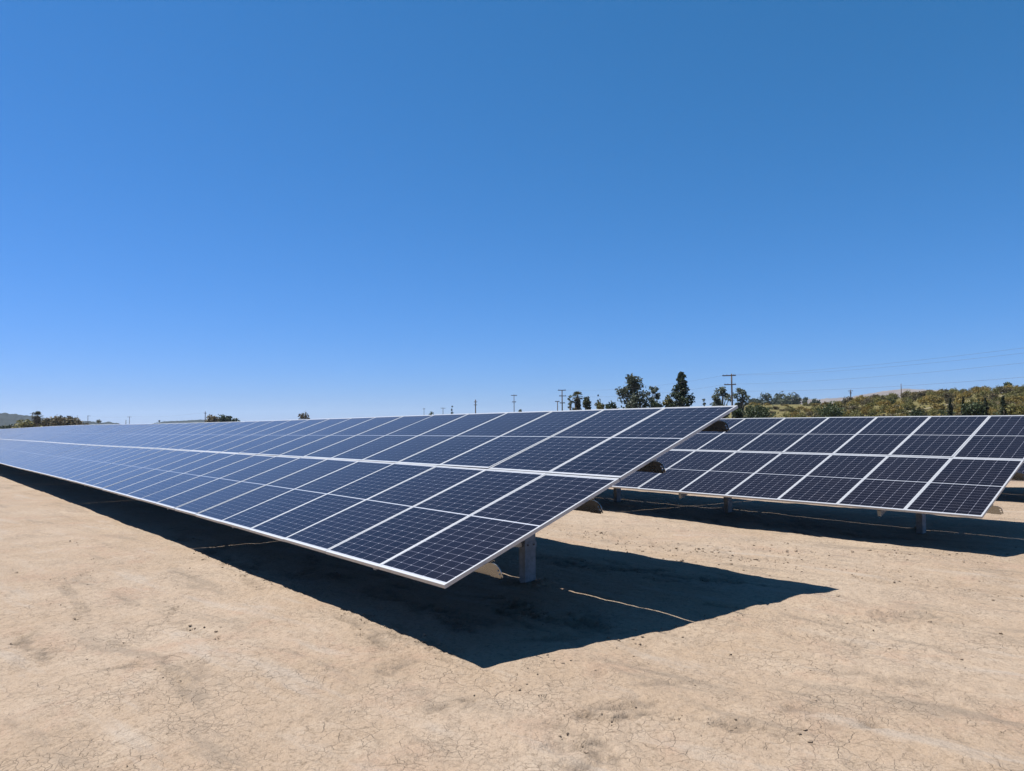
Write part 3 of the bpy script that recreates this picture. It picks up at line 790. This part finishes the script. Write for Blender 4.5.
# --- shaggy fan palms
def palm(label, px, D, top_y, crown_px, skirt, group='fan palms on the skyline'):
    top = at_dist(px, top_y, D); gz = ground_z(top[0], top[1]); h = top[2]-gz; w = crown_px/F_PX*D
    root = empty('palm_tree', (top[0], top[1], gz)); tag(root, label, 'palm tree', group)
    hub = h-w*.42
    tr = MB(); tr.tube([(0, 0, -.5), (.1, 0, h*.4), (0, .05, hub)], [w*.09, w*.065, w*.06], 8); tr.build('trunk', M_BARK, root, True)
    fr = MB(); rs = random.Random(px)
    for k in range(60):
        a = rs.random()*6.283; e = rs.uniform(-.5, 1.35); L = w*.30*rs.uniform(.8, 1.1)
        d = Vector((math.cos(a)*math.cos(e), math.sin(a)*math.cos(e), math.sin(e))); o = Vector((0, 0, hub))
        tip = o+d*L; side = d.cross(Vector((0, 0, 1))).normalized(); n = side.cross(d)
        for j in range(9):                             # fan of blades
            t = (j-4)/4*1.25; dd = d*math.cos(t)+side*math.sin(t)
            q = tip+dd*w*.20-n*abs(t)*w*.02-Vector((0, 0, w*.03)); sb = (side*math.cos(t)-d*math.sin(t))*w*.018
            fr.quad(tip, tip+dd*w*.1+sb, q, tip+dd*w*.1-sb)
        fr.quad(o, o+side*.03, tip+side*.03, tip)
    leaf = leaf_mesh(fr, 'fronds', M_FROND); link('fronds', leaf, root)
    sk = MB()
    leaves(sk, (0, 0, hub-skirt*h*.5), (w*.24, w*.24, skirt*h*.55), 420, w*.09)
    link('dead_frond_skirt', leaf_mesh(sk, 'dead_frond_skirt', M_BROWN), root)
palm('shaggy fan palm left of the brownish domed tree at the far left', 37.5, 400, 411.3, 10, .35)
palm('shaggy fan palm left of the biggest eucalyptus', 577.5, 185, 391.2, 13, .40)

# --- orchard on the hillside: a few meshes copied many times
orch = []
for k, (mat, kind) in enumerate(((M_YELL, 'yellow'), (M_YELL, 'yellow'), (M_OLIVE, 'olive'), (M_DENSE, 'dark'), (M_BROWN, 'yellow'))):
    c, t = tree_meshes(2.5, 3.3, mat, 13, 760, .17, .06, 'broad', 70+k); orch.append((c, t, kind))
LAB = {'yellow': ('yellowish brown orchard tree among many on the hillside', 'yellowish brown orchard trees on the hillside'),
       'olive': ('olive green orchard tree among many on the hillside', 'olive green orchard trees on the hillside'),
       'dark': ('dark green orchard tree scattered among the yellowish ones on the hillside', 'dark green orchard trees on the hillside')}
def orchard():
    rs = random.Random(5); n = 0; protos = {}
    rows = np.linspace(160, 336, 16)
    for ri, D0 in enumerate(rows):
        step = 4.3/D0*F_PX; px = 765+rs.random()*step
        while px < 1040 and n < 250:
            D = D0+rs.uniform(-3, 3); p = px+rs.uniform(-.25, .25)*step; px += step*(1.0 if D0 < 250 else 1.15)
            if p < 765+max(0, (D-172))*.60 or rs.random() < .06: continue
            tr_d = np.interp(p, [738, 790, 835, 870, 910, 950, 990, 1030, 1080], [175, 178, 186, 200, 222, 246, 268, 290, 312])
            if -9 < D-tr_d < 3.5: continue
            w = rs.random(); far = (D-158)/180
            k = (3 if w < .08-.07*far else 2 if w < .48-.10*far else rs.choice((0, 1, 4)))
            c, t, kind = orch[k]; g = az_point(p, D, hill_base(p, D)-.1)
            if k in protos:
                src, sc, st = protos[k]; r = src.copy(); COL.objects.link(r)
                a = sc.copy(); COL.objects.link(a); a.parent = r
                b = st.copy(); COL.objects.link(b); b.parent = r
            else:
                r = empty('orchard_tree', (0, 0, 0)); a = link('crown', c, r); b = link('trunk', t, r); protos[k] = (r, a, b)
                tag(r, LAB[kind][0], 'orchard tree', LAB[kind][1])
            r.location = g; r.rotation_euler = (0, 0, rs.random()*6.28); s = rs.uniform(.78, 1.2); r.scale = (s*rs.uniform(.95, 1.25), s*rs.uniform(.95, 1.2), s)
            n += 1
    for q in range(46):                                # low young trees on the flat left of the hill
        p = rs.uniform(742, 815); D = rs.uniform(165, 325); k = rs.choice((0, 2, 4, 2)); src, sc, st = protos[k]
        r = src.copy(); COL.objects.link(r)
        a = sc.copy(); COL.objects.link(a); a.parent = r
        b = st.copy(); COL.objects.link(b); b.parent = r
        kind = orch[k][2]; r['label'] = 'low ' + kind.replace('yellow', 'yellowish') + ' orchard shrub on the flat between the two big dark bushes'
        r['group'] = 'low ' + kind.replace('yellow', 'yellowish') + ' orchard shrubs left of the hill'
        r.location = az_point(p, D, hill_base(p, D)-.1); s = rs.uniform(.35, .7); r.scale = (s*1.7, s*1.5, s); r.rotation_euler = (0, 0, rs.random()*6.28); n += 1
    return n
print('orchard trees', orchard())

# ------------------------------------------------------------------ poles and wires
def pole(label, px, D, top_y, arms, rad=.14, base=None, insul=True):
    top = at_dist(px, top_y, D); gz = base if base is not None else ground_z(top[0], top[1])
    h = top[2]-gz; ang = -math.atan((px-512)/F_PX)
    root = empty('utility_pole', (top[0], top[1], gz), ang); tag(root, label, 'utility pole', 'utility poles on the skyline')
    m = MB(); m.tube([(0, 0, -.6), (0, 0, h*.5), (0, 0, h)], [rad*1.2, rad, rad*.8], 8); m.build('pole', M_WOOD, root, True)
    for (y, l, r_) in arms:
        z = at_dist(px, y, D)[2]-gz; L, Rr = l/F_PX*D, r_/F_PX*D
        a = MB(); a.box(-L, Rr, -rad*1.5, -rad*.85, z-.09, z+.09); ar = a.build('crossarm', M_WOOD, root)
        i_ = MB()
        for x in (-L+.15, -L*.5, Rr*.5, Rr-.15): i_.tube([(x, -rad*1.2, z+.09), (x, -rad*1.2, z+.26)], .05, 6)
        i_.build('insulator', M_WIRE, ar)
    return root, Vector((top[0], top[1], gz))
def wire(label, a, b, sag, r=.010):
    a, b = Vector(a), Vector(b); pts = []
    for k in range(25):
        u = k/24; p = a.lerp(b, u); p.z -= sag*4*u*(1-u); pts.append(p-a)
    m = MB(); m.tube(pts, r, 4); o = m.build('power_line', M_WIRE); o.location = a
    tag(o, label, 'power line', 'power lines in the sky')

pole('power pole with two stacked crossarms rising behind the top corner of the foreground array', 731.5, 140, 373.8, [(375.6, 8.5, 4), (384.6, 7, 4)], .16)
pole('tall pole with three crossarms left of the shaggy palm', 562, 195, 390, [(390.3, 4, 4), (396, 3, 4), (403, 2.5, 3)], .17)
pole('shorter pole just left of the tall pole with three crossarms', 557.5, 215, 401, [(401.6, 2.5, 2)], .15)
pole('pale thin pole with three short arms on the middle skyline', 514, 240, 394.3, [(395.5, 3, 3), (402, 2, 2)], .12)
pole('dark stout pole with close set arms on the middle skyline', 475.5, 280, 399.6, [(402, 1.7, 1.7), (405, 1.7, 1.7)], .22)
pole('short pole with one arm next to the dark spire tree', 443, 420, 407.4, [(408.2, 2.5, 2.5)], .17)
pole('thin pole left of the short one armed pole on the middle skyline', 424, 430, 408, [(409, 1.3, 1.3)], .13)
pole('thin pole beside the two round dark trees on the left skyline', 205.3, 500, 411.5, [(413.2, 1.3, 1.3)], .25)
pole('pale pole with one arm left of the round trees on the left skyline', 129.5, 640, 416.5, [(417, 2, 2)], .18)
pole('stubby pole just left of the pale one armed pole on the left skyline', 126, 640, 419.8, [], .25)
pole('thin pole with one short arm right of the brownish domed tree', 88, 620, 415.5, [(416, .5, 2)], .2)
pole('pole directly left of the fan palm at the far left', 32.3, 480, 412.6, [(413.6, 1.8, 1.5)], .2)
pole('pole with clustered arms on the hill crest left of the hilltop trees', 850.5, 320, 389.6, [(391, 2, 2), (393, 1, 1)], .2, hill_base(850, 320))
pole('slim bare pole on the hill crest', 901, 330, 383.6, [], .14, hill_base(901, 330))
# the line carries on to a pole beyond the right edge of the photo
_, RP = pole('power pole with two stacked crossarms beyond the right edge', 1420, 75, 290, [(297, 16, 16), (318, 14, 14)], .16)

def on(px, y, D): return at_dist(px, y, D)
for (px, y, px2, y2, sag, lab) in ((724.5, 375.0, 1408, 294, 1.0, 'topmost power line running from the double crossarm pole to the right edge'),
                                   (735, 375.2, 1432, 298, 1.15, 'power line second from the top running from the double crossarm pole to the right'),
                                   (725.5, 384.2, 1410, 316, 1.0, 'power line third from the top, running from the lower crossarm to the right'),
                                   (735, 391, 1420, 338, 1.0, 'lowest power line running from the double crossarm pole to the right')):
    wire(lab, on(px, y, 140), on(px2, y2, 75), sag)
wire('upper faint power line between the triple arm pole and the double crossarm pole', on(564, 390, 195), on(725, 375.2, 140), 1.0)
wire('lower faint power line between the triple arm pole and the double crossarm pole', on(564, 396, 195), on(726, 384.4, 140), 1.0)
wire('faint power line left of the round trees on the left skyline', on(129.5, 416.6, 640), on(205.3, 412.4, 500), 1.2, .02)
wire('faint power line from the thin pole to the pale pole at the far left', on(88, 415.8, 620), on(129.5, 416.6, 640), .8, .02)

# ------------------------------------------------------------------ haze over the whole plain
HAZE = 5e-5
if HAZE:
    mb = MB(); mb.box(-9800, 9800, -9800, 9800, -2.6, 175.0)
    m = bpy.data.materials.new('haze'); m.use_nodes = True; nn = m.node_tree.nodes; nn.clear()
    out = nn.new('ShaderNodeOutputMaterial'); pv = nn.new('ShaderNodeVolumePrincipled')
    pv.inputs['Color'].default_value = (.62, .80, 1.0, 1); pv.inputs['Density'].default_value = HAZE; pv.inputs['Anisotropy'].default_value = .2
    m.node_tree.links.new(pv.outputs[0], out.inputs['Volume'])
    tag(mb.build('haze', m), kind='stuff')
